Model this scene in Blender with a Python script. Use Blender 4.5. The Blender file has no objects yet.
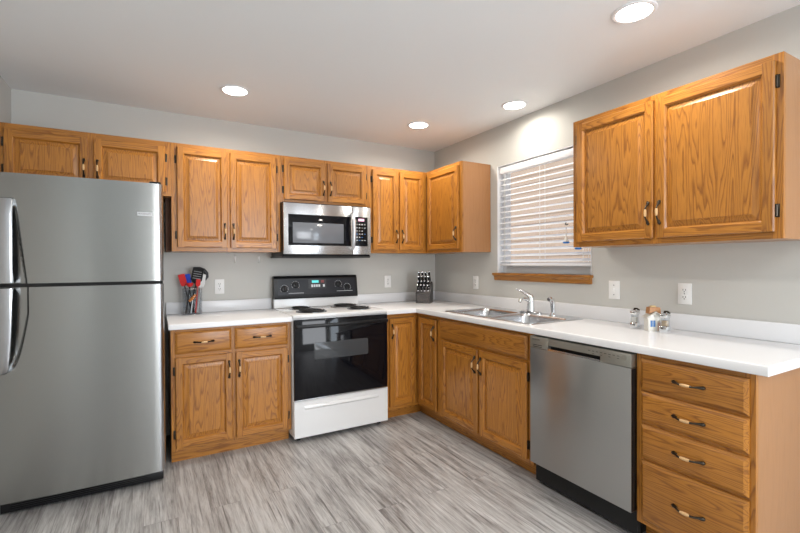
import bpy, bmesh, math, random
from mathutils import Vector, Matrix
random.seed(7)
S = bpy.context.scene
COL = S.collection
PI = math.pi

# ------------------------------------------------------------------ camera, world, lights, exposure
cam = bpy.data.cameras.new('camera'); co = bpy.data.objects.new('camera', cam); COL.objects.link(co)
yaw, pitch, roll = 0.5138, -0.0097, -0.0055
fw = Vector((math.sin(yaw)*math.cos(pitch), math.cos(yaw)*math.cos(pitch), math.sin(pitch)))
rt = Vector((math.cos(yaw), -math.sin(yaw), 0)); up = rt.cross(fw)
rt2 = rt*math.cos(roll)+up*math.sin(roll); up2 = up*math.cos(roll)-rt*math.sin(roll)
m = Matrix.Identity(4)
for i, v in enumerate((rt2, up2, -fw)):
    for k in range(3): m[k][i] = v[k]
m.translation = (-2.5256, -3.6625, 1.2869)
co.matrix_world = m
cam.sensor_width = 36; cam.lens = 36*429.05/800
cam.shift_x = 3.52/800; cam.shift_y = 1.175/800
cam.clip_start = 0.05
S.camera = co
S.view_settings.view_transform = 'Standard'; S.view_settings.look = 'None'
S.view_settings.gamma = 1; S.view_settings.use_curve_mapping = False
S.view_settings.exposure = 0.48

W = bpy.data.worlds.new('world'); S.world = W; W.use_nodes = True
bg = W.node_tree.nodes['Background']; bg.inputs[0].default_value = (0.74, 0.84, 1.0, 1); bg.inputs[1].default_value = 0.75

def area(name, loc, direction, sx, sy, power, color, spread=180):
    l = bpy.data.lights.new(name, 'AREA'); l.shape = 'RECTANGLE'; l.size = sx; l.size_y = sy
    l.energy = power; l.color = color; l.spread = math.radians(spread)
    o = bpy.data.objects.new(name, l); COL.objects.link(o); o.location = loc
    o.rotation_euler = Vector(direction).to_track_quat('-Z', 'Z').to_euler()
    return o
DAY = (0.80, 0.90, 1.0)
area('daylight_through_patio_window', (0.06, -5.35, 1.12), (-1, 0, 0), 1.66, 1.95, 62, DAY)
area('added_rear_fill', (-0.95, -6.60, 1.35), (0, 1, 0), 1.5, 1.7, 62, (0.93, 0.96, 1.0))  # unseen fill light added behind the camera, set in an assumed opening
sun = bpy.data.lights.new('sun', 'SUN'); sun.energy = 1.6; sun.angle = 0.02; sun.color = (1, 0.95, 0.88)
so = bpy.data.objects.new('sun', sun); COL.objects.link(so)
so.rotation_euler = Vector((0.75, 0.15, -0.75)).to_track_quat('-Z', 'Z').to_euler()
CAN_POWER = 5.5
CAN_COLOR = (1.0, 0.93, 0.83)

# ------------------------------------------------------------------ materials
def mat(name):
    x = bpy.data.materials.new(name); x.use_nodes = True
    return x, x.node_tree.nodes, x.node_tree.links, x.node_tree.nodes['Principled BSDF']
def simple(name, col, rough=0.5, metal=0.0, **kw):
    x, n, l, b = mat(name)
    b.inputs['Base Color'].default_value = (*col, 1); b.inputs['Roughness'].default_value = rough
    b.inputs['Metallic'].default_value = metal
    for k, v in kw.items(): b.inputs[k.replace('_', ' ')].default_value = v
    return x
def wood(name, axis, light, dark, pore, rough=0.33, freq=11.0, contrast=1.0):
    """oak: contour lines of a noise field stretched along the grain, plus fine pores"""
    x, n, l, b = mat(name)
    geo = n.new('ShaderNodeNewGeometry')
    at = n.new('ShaderNodeAttribute'); at.attribute_name = 'piece'
    mp = n.new('ShaderNodeMapping'); l.new(geo.outputs['Position'], mp.inputs[0])
    sc = [15.0, 15.0, 15.0]; sc['xyz'.index(axis)] = 1.1
    mp.inputs['Scale'].default_value = sc
    nz = n.new('ShaderNodeTexNoise'); nz.noise_dimensions = '4D'; l.new(mp.outputs[0], nz.inputs['Vector'])
    nz.inputs['Scale'].default_value = 1.0; nz.inputs['Detail'].default_value = 1.5; nz.inputs['Roughness'].default_value = 0.35
    l.new(at.outputs['Fac'], nz.inputs['W'])
    # fine wobble
    mp3 = n.new('ShaderNodeMapping'); l.new(geo.outputs['Position'], mp3.inputs[0])
    s3 = [60.0]*3; s3['xyz'.index(axis)] = 9.0; mp3.inputs['Scale'].default_value = s3
    nw = n.new('ShaderNodeTexNoise'); l.new(mp3.outputs[0], nw.inputs['Vector']); nw.inputs['Scale'].default_value = 1.0; nw.inputs['Detail'].default_value = 2
    wob = n.new('ShaderNodeMath'); wob.operation = 'MULTIPLY_ADD'; l.new(nw.outputs['Fac'], wob.inputs[0]); wob.inputs[1].default_value = 0.035; l.new(nz.outputs['Fac'], wob.inputs[2])
    mu = n.new('ShaderNodeMath'); mu.operation = 'MULTIPLY'; l.new(wob.outputs[0], mu.inputs[0]); mu.inputs[1].default_value = freq*2
    fr = n.new('ShaderNodeMath'); fr.operation = 'FRACT'; l.new(mu.outputs[0], fr.inputs[0])
    r1 = n.new('ShaderNodeValToRGB'); l.new(fr.outputs[0], r1.inputs[0])
    e = r1.color_ramp.elements; e[0].position = 0.0; e[0].color = (0, 0, 0, 1); e[1].position = 1.0; e[1].color = (0.15, 0.15, 0.15, 1)
    q = e.new(0.55); q.color = (0.16, 0.16, 0.16, 1); q = e.new(0.86); q.color = (1, 1, 1, 1)
    # pores
    mp2 = n.new('ShaderNodeMapping'); l.new(geo.outputs['Position'], mp2.inputs[0])
    s2 = [420.0]*3; s2['xyz'.index(axis)] = 14.0; mp2.inputs['Scale'].default_value = s2
    n2 = n.new('ShaderNodeTexNoise'); l.new(mp2.outputs[0], n2.inputs['Vector']); n2.inputs['Scale'].default_value = 1.0; n2.inputs['Detail'].default_value = 2
    r2 = n.new('ShaderNodeValToRGB'); l.new(n2.outputs['Fac'], r2.inputs[0])
    r2.color_ramp.elements[0].position = 0.52; r2.color_ramp.elements[0].color = (0, 0, 0, 1)
    r2.color_ramp.elements[1].position = 0.72; r2.color_ramp.elements[1].color = (1, 1, 1, 1)
    # broad tone variation per board
    pv = n.new('ShaderNodeMath'); pv.operation = 'FRACT'; l.new(at.outputs['Fac'], pv.inputs[0])
    m1 = n.new('ShaderNodeMix'); m1.data_type = 'RGBA'
    m1.inputs['A'].default_value = (*light, 1); m1.inputs['B'].default_value = (*dark, 1)
    k = n.new('ShaderNodeMath'); k.operation = 'MULTIPLY'; l.new(r1.outputs[0], k.inputs[0]); k.inputs[1].default_value = 0.72*contrast
    l.new(k.outputs[0], m1.inputs['Factor'])
    m2 = n.new('ShaderNodeMix'); m2.data_type = 'RGBA'; l.new(m1.outputs['Result'], m2.inputs['A']); m2.inputs['B'].default_value = (*pore, 1)
    k2 = n.new('ShaderNodeMath'); k2.operation = 'MULTIPLY'; l.new(r2.outputs[0], k2.inputs[0]); k2.inputs[1].default_value = 0.38*contrast
    l.new(k2.outputs[0], m2.inputs['Factor'])
    hv = n.new('ShaderNodeHueSaturation'); l.new(m2.outputs['Result'], hv.inputs['Color'])
    mr = n.new('ShaderNodeMapRange'); l.new(pv.outputs[0], mr.inputs[0]); mr.inputs[3].default_value = 0.88; mr.inputs[4].default_value = 1.1
    l.new(mr.outputs[0], hv.inputs['Value'])
    l.new(hv.outputs[0], b.inputs['Base Color'])
    b.inputs['Roughness'].default_value = rough
    b.inputs['Coat Weight'].default_value = 0.12; b.inputs['Coat Roughness'].default_value = 0.18
    bp = n.new('ShaderNodeBump'); bp.inputs['Strength'].default_value = 0.12; bp.inputs['Distance'].default_value = 0.001
    l.new(n2.outputs['Fac'], bp.inputs['Height']); l.new(bp.outputs[0], b.inputs['Normal'])
    return x
OL, OD, OP = (0.47, 0.19, 0.027), (0.17, 0.048, 0.006), (0.10, 0.028, 0.004)
OAK = {a: wood('oak_grain_'+a, a, OL, OD, OP) for a in 'xyz'}
VEN = wood('oak_veneer', 'z', (0.42, 0.20, 0.080), (0.35, 0.16, 0.058), (0.28, 0.12, 0.043), 0.3, 5, 0.6)
GAPSHADE = simple('painted_gap_shade', (0.10, 0.035, 0.01), 0.6)  # flat dark tone that paints the shade beside the wall cabinet

def wallpaint(name, col, bump=0.06, sc=260, rough=0.75):
    x, n, l, b = mat(name); b.inputs['Roughness'].default_value = rough
    g = n.new('ShaderNodeNewGeometry'); t = n.new('ShaderNodeTexNoise'); l.new(g.outputs['Position'], t.inputs['Vector'])
    t.inputs['Scale'].default_value = sc; t.inputs['Detail'].default_value = 2
    b.inputs['Base Color'].default_value = (*col, 1)
    bp = n.new('ShaderNodeBump'); bp.inputs['Strength'].default_value = bump; bp.inputs['Distance'].default_value = 0.002
    l.new(t.outputs['Fac'], bp.inputs['Height']); l.new(bp.outputs[0], b.inputs['Normal'])
    return x
M = {}
M['wall'] = wallpaint('grey_wall_paint', (0.575, 0.57, 0.54))
M['ceil'] = wallpaint('white_ceiling_paint', (0.87, 0.895, 0.91), 0.15, 120)
M['white'] = simple('white_trim_paint', (0.85, 0.86, 0.88), 0.35)
M['laminate'] = simple('white_laminate', (0.76, 0.765, 0.78), 0.22)
M['enamel'] = simple('white_enamel', (0.80, 0.80, 0.80), 0.15, Coat_Weight=0.4)
M['blackglass'] = simple('black_oven_glass', (0.005, 0.005, 0.007), 0.05, Specular_IOR_Level=0.28)
M['winglass'] = simple('grey_oven_window_glass', (0.055, 0.058, 0.062), 0.10, Specular_IOR_Level=0.3)
M['mwglass'] = simple('grey_microwave_window', (0.17, 0.18, 0.20), 0.12)
M['black'] = simple('black_plastic', (0.008, 0.008, 0.009), 0.35, Specular_IOR_Level=0.3)
M['matteblack'] = simple('matte_black', (0.008, 0.008, 0.008), 0.8)
M['chrome'] = simple('chrome', (0.80, 0.82, 0.84), 0.08, 1.0)
M['bronze'] = simple('antique_bronze', (0.055, 0.045, 0.035), 0.32, 0.9)
M['grip'] = simple('almond_grip', (0.66, 0.42, 0.20), 0.3)
M['plastic'] = simple('white_outlet_plastic', (0.86, 0.86, 0.85), 0.35)
M['slot'] = simple('dark_slot', (0.03, 0.03, 0.03), 0.6)
M['blind'] = simple('white_blind_slat', (0.86, 0.87, 0.90), 0.4)
M['cord'] = simple('blind_cord', (0.80, 0.80, 0.78), 0.7)
M['coil'] = simple('burner_coil', (0.018, 0.018, 0.019), 0.5, 0.3)
M['pan'] = simple('drip_pan', (0.30, 0.30, 0.31), 0.25, 1.0)
M['printw'] = simple('white_print', (0.75, 0.76, 0.78), 0.5)
M['printg'] = simple('grey_print', (0.10, 0.10, 0.10), 0.5)
M['red'] = simple('red_silicone', (0.62, 0.02, 0.02), 0.4)
M['blue'] = simple('blue_silicone', (0.02, 0.07, 0.55), 0.4)
M['orange'] = simple('orange_handle', (0.85, 0.27, 0.03), 0.4)
M['brown'] = simple('brown_glaze', (0.45, 0.20, 0.06), 0.4)
M['bluepaint'] = simple('blue_paint', (0.06, 0.20, 0.50), 0.4)
M['cream'] = simple('cream_ceramic', (0.76, 0.74, 0.68), 0.3)
M['tasselblue'] = simple('blue_tassel', (0.02, 0.18, 0.60), 0.5)

def emit(name, col, s):
    x, n, l, b = mat(name); b.inputs['Base Color'].default_value = (*col, 1)
    b.inputs['Emission Color'].default_value = (*col, 1); b.inputs['Emission Strength'].default_value = s
    return x
M['lamp'] = emit('lamp_diffuser', (1.0, 0.95, 0.86), 14)
M['teal_led'] = emit('teal_display', (0.10, 0.55, 0.55), 0.6)
M['red_led'] = emit('pink_display', (0.75, 0.40, 0.55), 0.8)

def steel(name, col, rough, aniso, brush=True):
    x, n, l, b = mat(name)
    b.inputs['Metallic'].default_value = 1; b.inputs['Base Color'].default_value = (*col, 1)
    b.inputs['Roughness'].default_value = rough; b.inputs['Anisotropic'].default_value = aniso; b.inputs['Anisotropic Rotation'].default_value = 0.25
    t = n.new('ShaderNodeTangent'); t.direction_type = 'RADIAL'; t.axis = 'Z'; l.new(t.outputs[0], b.inputs['Tangent'])
    return x
M['steel'] = steel('brushed_stainless', (0.44, 0.445, 0.44), 0.30, 0.9)
M['fridgesteel'] = steel('darkened_fridge_steel', (0.34, 0.345, 0.335), 0.27, 0.85)  # stainless darkened in colour to offset the strong light on the fridge
M['steelmw'] = steel('bright_stainless', (0.56, 0.56, 0.57), 0.25, 0.85)
M['strip'] = simple('olive_steel_strip', (0.40, 0.395, 0.355), 0.5, 1.0)
M['fridgeedge'] = simple('fridge_edge_steel', (0.46, 0.465, 0.48), 0.22, 1.0)
M['handlesteel'] = simple('satin_handle_steel', (0.72, 0.74, 0.78), 0.35, 0.85)
M['sinksteel'] = simple('sink_steel', (0.62, 0.63, 0.65), 0.24, 1.0)
M['edgesteel'] = simple('door_edge_steel', (0.74, 0.75, 0.77), 0.18, 1.0)

x, n, l, b = mat('clear_glass'); M['glass'] = x
b.inputs['Base Color'].default_value = (1, 1, 1, 1); b.inputs['Roughness'].default_value = 0.0
b.inputs['Transmission Weight'].default_value = 1.0; b.inputs['IOR'].default_value = 1.45
x, n, l, b = mat('window_glass'); M['pane'] = x
for nd in list(n):
    if nd.type == 'BSDF_PRINCIPLED': n.remove(nd)
tr = n.new('ShaderNodeBsdfTransparent'); gl = n.new('ShaderNodeBsdfGlossy'); gl.inputs['Roughness'].default_value = 0.0
mx = n.new('ShaderNodeMixShader'); mx.inputs[0].default_value = 0.05; l.new(tr.outputs[0], mx.inputs[1]); l.new(gl.outputs[0], mx.inputs[2])
l.new(mx.outputs[0], n['Material Output'].inputs[0])
x, n, l, b = mat('acrylic'); M['acrylic'] = x
for nd in list(n):
    if nd.type == 'BSDF_PRINCIPLED': n.remove(nd)
tr = n.new('ShaderNodeBsdfTransparent'); tr.inputs[0].default_value = (0.90, 0.92, 0.94, 1)
gl = n.new('ShaderNodeBsdfGlossy'); gl.inputs['Roughness'].default_value = 0.03
fz = n.new('ShaderNodeLayerWeight'); fz.inputs[0].default_value = 0.25; mx = n.new('ShaderNodeMixShader'); l.new(fz.outputs['Facing'], mx.inputs[0]); l.new(tr.outputs[0], mx.inputs[1]); l.new(gl.outputs[0], mx.inputs[2])
l.new(mx.outputs[0], n['Material Output'].inputs[0])

# floor: grey vinyl planks running along y
x, n, l, b = mat('grey_plank_floor'); M['floor'] = x
g = n.new('ShaderNodeNewGeometry'); sp = n.new('ShaderNodeSeparateXYZ'); l.new(g.outputs['Position'], sp.inputs[0])
cb = n.new('ShaderNodeCombineXYZ'); l.new(sp.outputs['Y'], cb.inputs['X']); l.new(sp.outputs['X'], cb.inputs['Y'])
br = n.new('ShaderNodeTexBrick'); l.new(cb.outputs[0], br.inputs['Vector'])
br.inputs['Scale'].default_value = 1; br.inputs['Brick Width'].default_value = 1.22; br.inputs['Row Height'].default_value = 0.152
br.inputs['Mortar Size'].default_value = 0.0008; br.inputs['Mortar Smooth'].default_value = 0.1
br.inputs['Color1'].default_value = (0, 0, 0, 1); br.inputs['Color2'].default_value = (1, 1, 1, 1); br.offset = 0.37; br.offset_frequency = 2
off = n.new('ShaderNodeMath'); off.operation = 'MULTIPLY'; l.new(br.outputs['Color'], off.inputs[0]); off.inputs[1].default_value = 37.0
def fnoise(sx, sy, det, rough=0.6, dist=0.0):
    mp = n.new('ShaderNodeMapping'); l.new(g.outputs['Position'], mp.inputs[0]); mp.inputs['Scale'].default_value = (sx, sy, 1)
    t = n.new('ShaderNodeTexNoise'); t.noise_dimensions = '4D'; l.new(mp.outputs[0], t.inputs['Vector']); l.new(off.outputs[0], t.inputs['W'])
    t.inputs['Scale'].default_value = 1; t.inputs['Detail'].default_value = det; t.inputs['Roughness'].default_value = rough; t.inputs['Distortion'].default_value = dist
    return t
a = fnoise(38, 2.6, 6, 0.68, 0.8); c = fnoise(170, 9, 4, 0.65, 0.3); d = fnoise(7, 1.6, 3, 0.6, 0.5)
ad = n.new('ShaderNodeMath'); ad.operation = 'MULTIPLY_ADD'; l.new(c.outputs['Fac'], ad.inputs[0]); ad.inputs[1].default_value = 0.40; l.new(a.outputs['Fac'], ad.inputs[2])
ad2 = n.new('ShaderNodeMath'); ad2.operation = 'MULTIPLY_ADD'; l.new(d.outputs['Fac'], ad2.inputs[0]); ad2.inputs[1].default_value = 0.45; l.new(ad.outputs[0], ad2.inputs[2])
ad3 = n.new('ShaderNodeMath'); ad3.operation = 'MULTIPLY_ADD'; l.new(br.outputs['Color'], ad3.inputs[0]); ad3.inputs[1].default_value = 0.10; l.new(ad2.outputs[0], ad3.inputs[2])
rp = n.new('ShaderNodeValToRGB'); l.new(ad3.outputs[0], rp.inputs[0]); e = rp.color_ramp.elements
e[0].position = 0.60; e[0].color = (0.07, 0.066, 0.067, 1); e[1].position = 1.22; e[1].color = (0.51, 0.503, 0.496, 1)
rp.color_ramp.elements[1].position = 1.0
for p_, c_ in ((0.69, (0.165, 0.155, 0.152, 1)), (0.79, (0.28, 0.268, 0.262, 1))):
    q = e.new(p_); q.color = c_
sc_ = n.new('ShaderNodeMath'); sc_.operation = 'MULTIPLY'; sc_.inputs[1].default_value = 0.88; l.new(ad3.outputs[0], sc_.inputs[0]); l.new(sc_.outputs[0], rp.inputs[0])
k_ = fnoise(70, 2.4, 4, 0.6, 0.6); rk = n.new('ShaderNodeValToRGB'); l.new(k_.outputs['Fac'], rk.inputs[0])
rk.color_ramp.elements[0].position = 0.58; rk.color_ramp.elements[0].color = (0, 0, 0, 1); rk.color_ramp.elements[1].position = 0.70; rk.color_ramp.elements[1].color = (0.75, 0.75, 0.75, 1)
dk = n.new('ShaderNodeMix'); dk.data_type = 'RGBA'; l.new(rk.outputs[0], dk.inputs['Factor']); l.new(rp.outputs[0], dk.inputs['A']); dk.inputs['B'].default_value = (0.085, 0.075, 0.07, 1)
mm = n.new('ShaderNodeMix'); mm.data_type = 'RGBA'; l.new(br.outputs['Fac'], mm.inputs['Factor']); l.new(dk.outputs['Result'], mm.inputs['A']); mm.inputs['B'].default_value = (0.20, 0.19, 0.19, 1)
l.new(mm.outputs['Result'], b.inputs['Base Color']); b.inputs['Roughness'].default_value = 0.38
bp = n.new('ShaderNodeBump'); bp.inputs['Strength'].default_value = 0.15; bp.inputs['Distance'].default_value = 0.002; l.new(a.outputs['Fac'], bp.inputs['Height']); l.new(bp.outputs[0], b.inputs['Normal'])
# siding of the house next door
x, n, l, b = mat('beige_siding'); M['siding'] = x
b.inputs['Base Color'].default_value = (0.60, 0.45, 0.34, 1); b.inputs['Roughness'].default_value = 0.8
M['ground'] = simple('concrete_ground', (0.45, 0.44, 0.42), 0.9)

# ------------------------------------------------------------------ mesh helpers
ORG = {}
class B:
    def __init__(s):
        s.bm = bmesh.new(); s.pl = s.bm.faces.layers.float.new('piece')
    def _tag(s, faces, mi, piece):
        p = random.uniform(0, 60) if piece is None else piece
        for f in faces:
            f.material_index = mi; f[s.pl] = p
    def box(s, x0, x1, y0, y1, z0, z1, bev=0.0, mi=0, piece=None, seg=2):
        x0, x1 = min(x0, x1), max(x0, x1); y0, y1 = min(y0, y1), max(y0, y1); z0, z1 = min(z0, z1), max(z0, z1)
        v = [s.bm.verts.new(p) for p in ((x0,y0,z0),(x1,y0,z0),(x1,y1,z0),(x0,y1,z0),(x0,y0,z1),(x1,y0,z1),(x1,y1,z1),(x0,y1,z1))]
        fs = [s.bm.faces.new([v[i] for i in q]) for q in ((3,2,1,0),(4,5,6,7),(0,1,5,4),(1,2,6,5),(2,3,7,6),(3,0,4,7))]
        s._tag(fs, mi, piece)
        if bev > 0:
            es = list({e for f in fs for e in f.edges})
            bmesh.ops.bevel(s.bm, geom=es, offset=bev, segments=seg, profile=0.5, affect='EDGES')
        return s
    def poly(s, pts, mi=0, piece=None):
        f = s.bm.faces.new([s.bm.verts.new(p) for p in pts]); s._tag([f], mi, piece); return f
    def loft(s, rings, mi=0, piece=None, cap=True, closed=False):
        """rings: lists of 3-D points of the same length"""
        R = [[s.bm.verts.new(p) for p in r] for r in rings]; fs = []
        k = len(R[0]); N = len(R)
        for a in range(N if closed else N-1):
            A, Bq = R[a], R[(a+1) % N]
            for i in range(k):
                fs.append(s.bm.faces.new((A[i], A[(i+1) % k], Bq[(i+1) % k], Bq[i])))
        if cap and not closed:
            fs.append(s.bm.faces.new(R[0][::-1])); fs.append(s.bm.faces.new(R[-1]))
        s._tag(fs, mi, piece); return s
    def tube(s, path, radii, seg=12, mi=0, closed=False, flat=1.0):
        P = [Vector(p) for p in path]
        if not hasattr(radii, '__len__'): radii = [radii]*len(P)
        rings = []; prev = None
        for i, p in enumerate(P):
            if closed: t = P[(i+1) % len(P)]-P[i-1]
            else: t = (P[min(i+1, len(P)-1)]-P[max(i-1, 0)])
            t.normalize()
            if prev is None:
                a = Vector((0, 0, 1)) if abs(t.z) < 0.9 else Vector((1, 0, 0))
                u = (a - t*a.dot(t)).normalized()
            else:
                u = (prev - t*prev.dot(t)).normalized()
            prev = u; w = t.cross(u)
            rings.append([p + (u*math.cos(2*PI*k/seg) + w*math.sin(2*PI*k/seg)*flat)*radii[i] for k in range(seg)])
        return s.loft(rings, mi, 0, True, closed)
    def lathe(s, prof, c=(0, 0, 0), seg=28, mi=0, axis='z', sq=None):
        rings = []
        for r, h in prof:
            ring = []
            for k in range(seg):
                a = 2*PI*k/seg; u, w = r*math.cos(a), r*math.sin(a)
                q = (u, w, h) if axis == 'z' else ((h, u, w) if axis == 'x' else (u, h, w))
                ring.append(Vector(c)+Vector(q))
            rings.append(ring)
        return s.loft(rings, mi, 0)
    def prism(s, pts, axis, a, b_, mi=0, piece=None):
        """pts: 2-D outline in the two other axes (in xyz order)"""
        def q(p, h):
            l_ = list(p); l_.insert('xyz'.index(axis), h); return l_
        return s.loft([[q(p, a) for p in pts], [q(p, b_) for p in pts]], mi, piece)
    def build(s, name, mats, parent=None, ang=25, kind=None, xf=None):
        bm = s.bm
        if xf is not None: bm.transform(xf)
        bmesh.ops.recalc_face_normals(bm, faces=bm.faces)
        lim = math.radians(ang)
        for f in bm.faces: f.smooth = True
        for e in bm.edges:
            if len(e.link_faces) == 2 and e.calc_face_angle(0) > lim: e.smooth = False
        xs = [v.co for v in bm.verts]
        lo = Vector([min(v[i] for v in xs) for i in range(3)]); hi = Vector([max(v[i] for v in xs) for i in range(3)])
        c = (lo+hi)/2
        if parent is None: c.z = lo.z
        for v in bm.verts: v.co -= c
        me = bpy.data.meshes.new(name); bm.to_mesh(me); bm.free()
        for mm_ in (mats if isinstance(mats, (list, tuple)) else [mats]): me.materials.append(mm_)
        o = bpy.data.objects.new(name, me); COL.objects.link(o)
        ORG[o] = c.copy()
        if parent is not None:
            o.parent = parent; o.location = c - ORG[parent]
        else: o.location = c
        if kind: o['kind'] = kind
        return o
def thing(name, label, cat, loc, group=None, rotz=0, local=False):
    o = bpy.data.objects.new(name, None); COL.objects.link(o); o.location = loc; o.rotation_euler = (0, 0, rotz)
    o.empty_display_size = 0.05
    o['label'] = label; o['category'] = cat
    if group: o['group'] = group
    ORG[o] = Vector((0, 0, 0)) if local else Vector(loc)
    return o
def tag(o, label, cat, group=None):
    o['label'] = label; o['category'] = cat
    if group: o['group'] = group
    return o
def text(body, size, pos, xdir, ydir, material, parent, name='lettering', depth=0.0004, align='CENTER'):
    cu = bpy.data.curves.new('t', 'FONT'); cu.body = body; cu.size = size; cu.extrude = depth; cu.align_x = align; cu.align_y = 'CENTER'
    t = bpy.data.objects.new('t', cu); COL.objects.link(t)
    bpy.context.view_layer.update()
    me = bpy.data.meshes.new_from_object(t.evaluated_get(bpy.context.evaluated_depsgraph_get()))
    bpy.data.objects.remove(t); bpy.data.curves.remove(cu)
    X = Vector(xdir).normalized(); Y = Vector(ydir).normalized(); Z = X.cross(Y)
    mt = Matrix((X, Y, Z)).transposed().to_4x4()
    me.transform(mt); me.materials.clear(); me.materials.append(material); me.name = name
    o = bpy.data.objects.new(name, me); COL.objects.link(o); o.parent = parent; o.location = Vector(pos)-ORG[parent]
    return o

# ------------------------------------------------------------------ setting
XL, YF, H = -3.325, -6.5, 2.4355
B().box(XL-.12, .12, YF-.12, .12, -.1, 0).build('floor', M['floor'], kind='structure')
B().box(XL-.12, .12, YF-.12, .12, H, H+.1).build('ceiling', M['ceil'], kind='structure')
B().box(XL-.12, .12, 0, .12, 0, H).build('wall_back', M['wall'], kind='structure')
WY0, WY1, WZ0, WZ1 = -1.822, -0.922, 1.203, 2.10
w = B(); w.box(0, .12, -4.5, WY0, 0, H).box(0, .12, YF, -6.2, 0, H).box(0, .12, -6.2, -4.5, 0, .12).box(0, .12, -6.2, -4.5, 2.12, H).box(0, .12, WY1, 0, 0, H).box(0, .12, WY0, WY1, 0, WZ0).box(0, .12, WY0, WY1, WZ1, H)
w.build('wall_right', M['wall'], kind='structure')
w = B(); w.box(XL-.12, XL, YF, 0, 0, H)
w.build('wall_left', M['wall'], kind='structure')
w = B(); w.box(XL, -1.75, YF-.12, YF, 0, H).box(-.15, 0, YF-.12, YF, 0, H).box(-1.75, -.15, YF-.12, YF, 0, .45).box(-1.75, -.15, YF-.12, YF, 2.25, H)
w.build('wall_front', M['wall'], kind='structure')
# window over the sink: frame set to the outside of the opening, glass, wooden stool and apron
w = B(); t_ = .04
w.box(.061, .118, WY0, WY0+t_, WZ0, WZ1, .003).box(.061, .118, WY1-t_, WY1, WZ0, WZ1, .003).box(.0615, .117, WY0+t_-.003, WY1-t_+.003, WZ1-t_, WZ1, .003).box(.0615, .117, WY0+t_-.003, WY1-t_+.003, WZ0, WZ0+.085, .003)
wf = w.build('window_1', M['white'], kind='structure')
B().box(.095, .099, WY0+t_, WY1-t_, WZ0+.085, WZ1-t_).build('window_pane', M['pane'], wf)
w = B(); w.box(-.0005, .0605, WY0+.002, WY0+.008, WZ0+.002, WZ1-.002).box(-.0005, .0605, WY1-.008, WY1-.002, WZ0+.002, WZ1-.002).box(-.0005, .0605, WY0+.002, WY1-.002, WZ1-.008, WZ1-.002)
w.build('window_jamb', M['white'], wf)
w = B(); w.box(-.035, .0605, WY0-.012, WY1+.030, 1.184, 1.203, .004, piece=3.2)
w.prism([(-.001, 1.145), (-.012, 1.142), (-.016, 1.150), (-.017, 1.170), (-.028, 1.184), (-.001, 1.184)], 'y', WY0-.004, WY1+.022, piece=9.4)
w.build('trim_1', OAK['y'], kind='structure')
# outdoors seen between the slats
B().box(-20, 20, -20, 20, -.6, -.5).build('ground', M['ground'], kind='structure')
w = B()
for i in range(26): w.prism([(4.0, -.5+i*.16), (3.985, -.5+i*.16), (4.0, -.34+i*.16), (4.2, -.34+i*.16), (4.2, -.5+i*.16)], 'y', -9, 7)
w.build('wall_exterior', M['siding'], kind='structure')

# ------------------------------------------------------------------ cabinets
T = 0.019
def mapper(face, base):
    if face == 'y': return lambda u, d, z: Vector((u, base-d, z))
    return lambda u, d, z: Vector((base-d, u, z))
def fbox(b_, P, u0, u1, d0, d1, z0, z1, **k):
    a, c = P(u0, d0, z0), P(u1, d1, z1)
    b_.box(a.x, c.x, a.y, c.y, a.z, c.z, **k)
GR = {'y': 'x', 'x': 'y'}
def rings(b_, P, u0, u1, z0, z1, prof, mi=0, piece=None):
    b_.loft([[P(u0+i, d, z0+i), P(u1-i, d, z0+i), P(u1-i, d, z1-i), P(u0+i, d, z1-i)] for i, d in prof], mi, piece)
def handle(P, uc, zc, vertical, parent, L=.106, d0=T):
    def Q(s_, d): return P(uc, d0+d, zc+s_) if vertical else P(uc+s_, d0+d, zc)
    h = L/2
    for sg in (-1, 1):
        b_ = B()
        b_.tube([Q(sg*h, .001), Q(sg*h, .005), Q(sg*(h-.004), .009), Q(sg*(h-.013), .013), Q(sg*(h-.024), .024), Q(sg*(h-.031), .028), Q(sg*.018, .029)],
                [.0075, .0078, .0066, .0050, .0040, .0040, .0048], 10)
        b_.tube([Q(sg*(h+.006), .0008), Q(sg*(h+.005), .004), Q(sg*(h-.004), .006), Q(sg*(h-.014), .004)], [.003, .0055, .006, .003], 8)
        b_.build('handle_end', M['bronze'], parent, 60)
    B().tube([Q(-.0179, .029), Q(-.012, .029), Q(0, .029), Q(.012, .029), Q(.019, .029)], [.0045, .0062, .0068, .0062, .0045], 12).build('handle_grip', M['grip'], parent, 60)
def hinges(P, u, sgn, zs, parent):
    for z in zs:
        b_ = B()
        fbox(b_, P, u+sgn*.001, u+sgn*.013, .0005, .004, z-.027, z+.027, bev=.001)
        a, c = P(u+sgn*.003, .008, z-.022), P(u+sgn*.003, .008, z+.022)
        b_.tube([a+(a-c)*.12, a, c, c+(c-a)*.12], [.0025, .0055, .0055, .0025], 10)
        b_.build('hinge', M['bronze'], parent)
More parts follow.
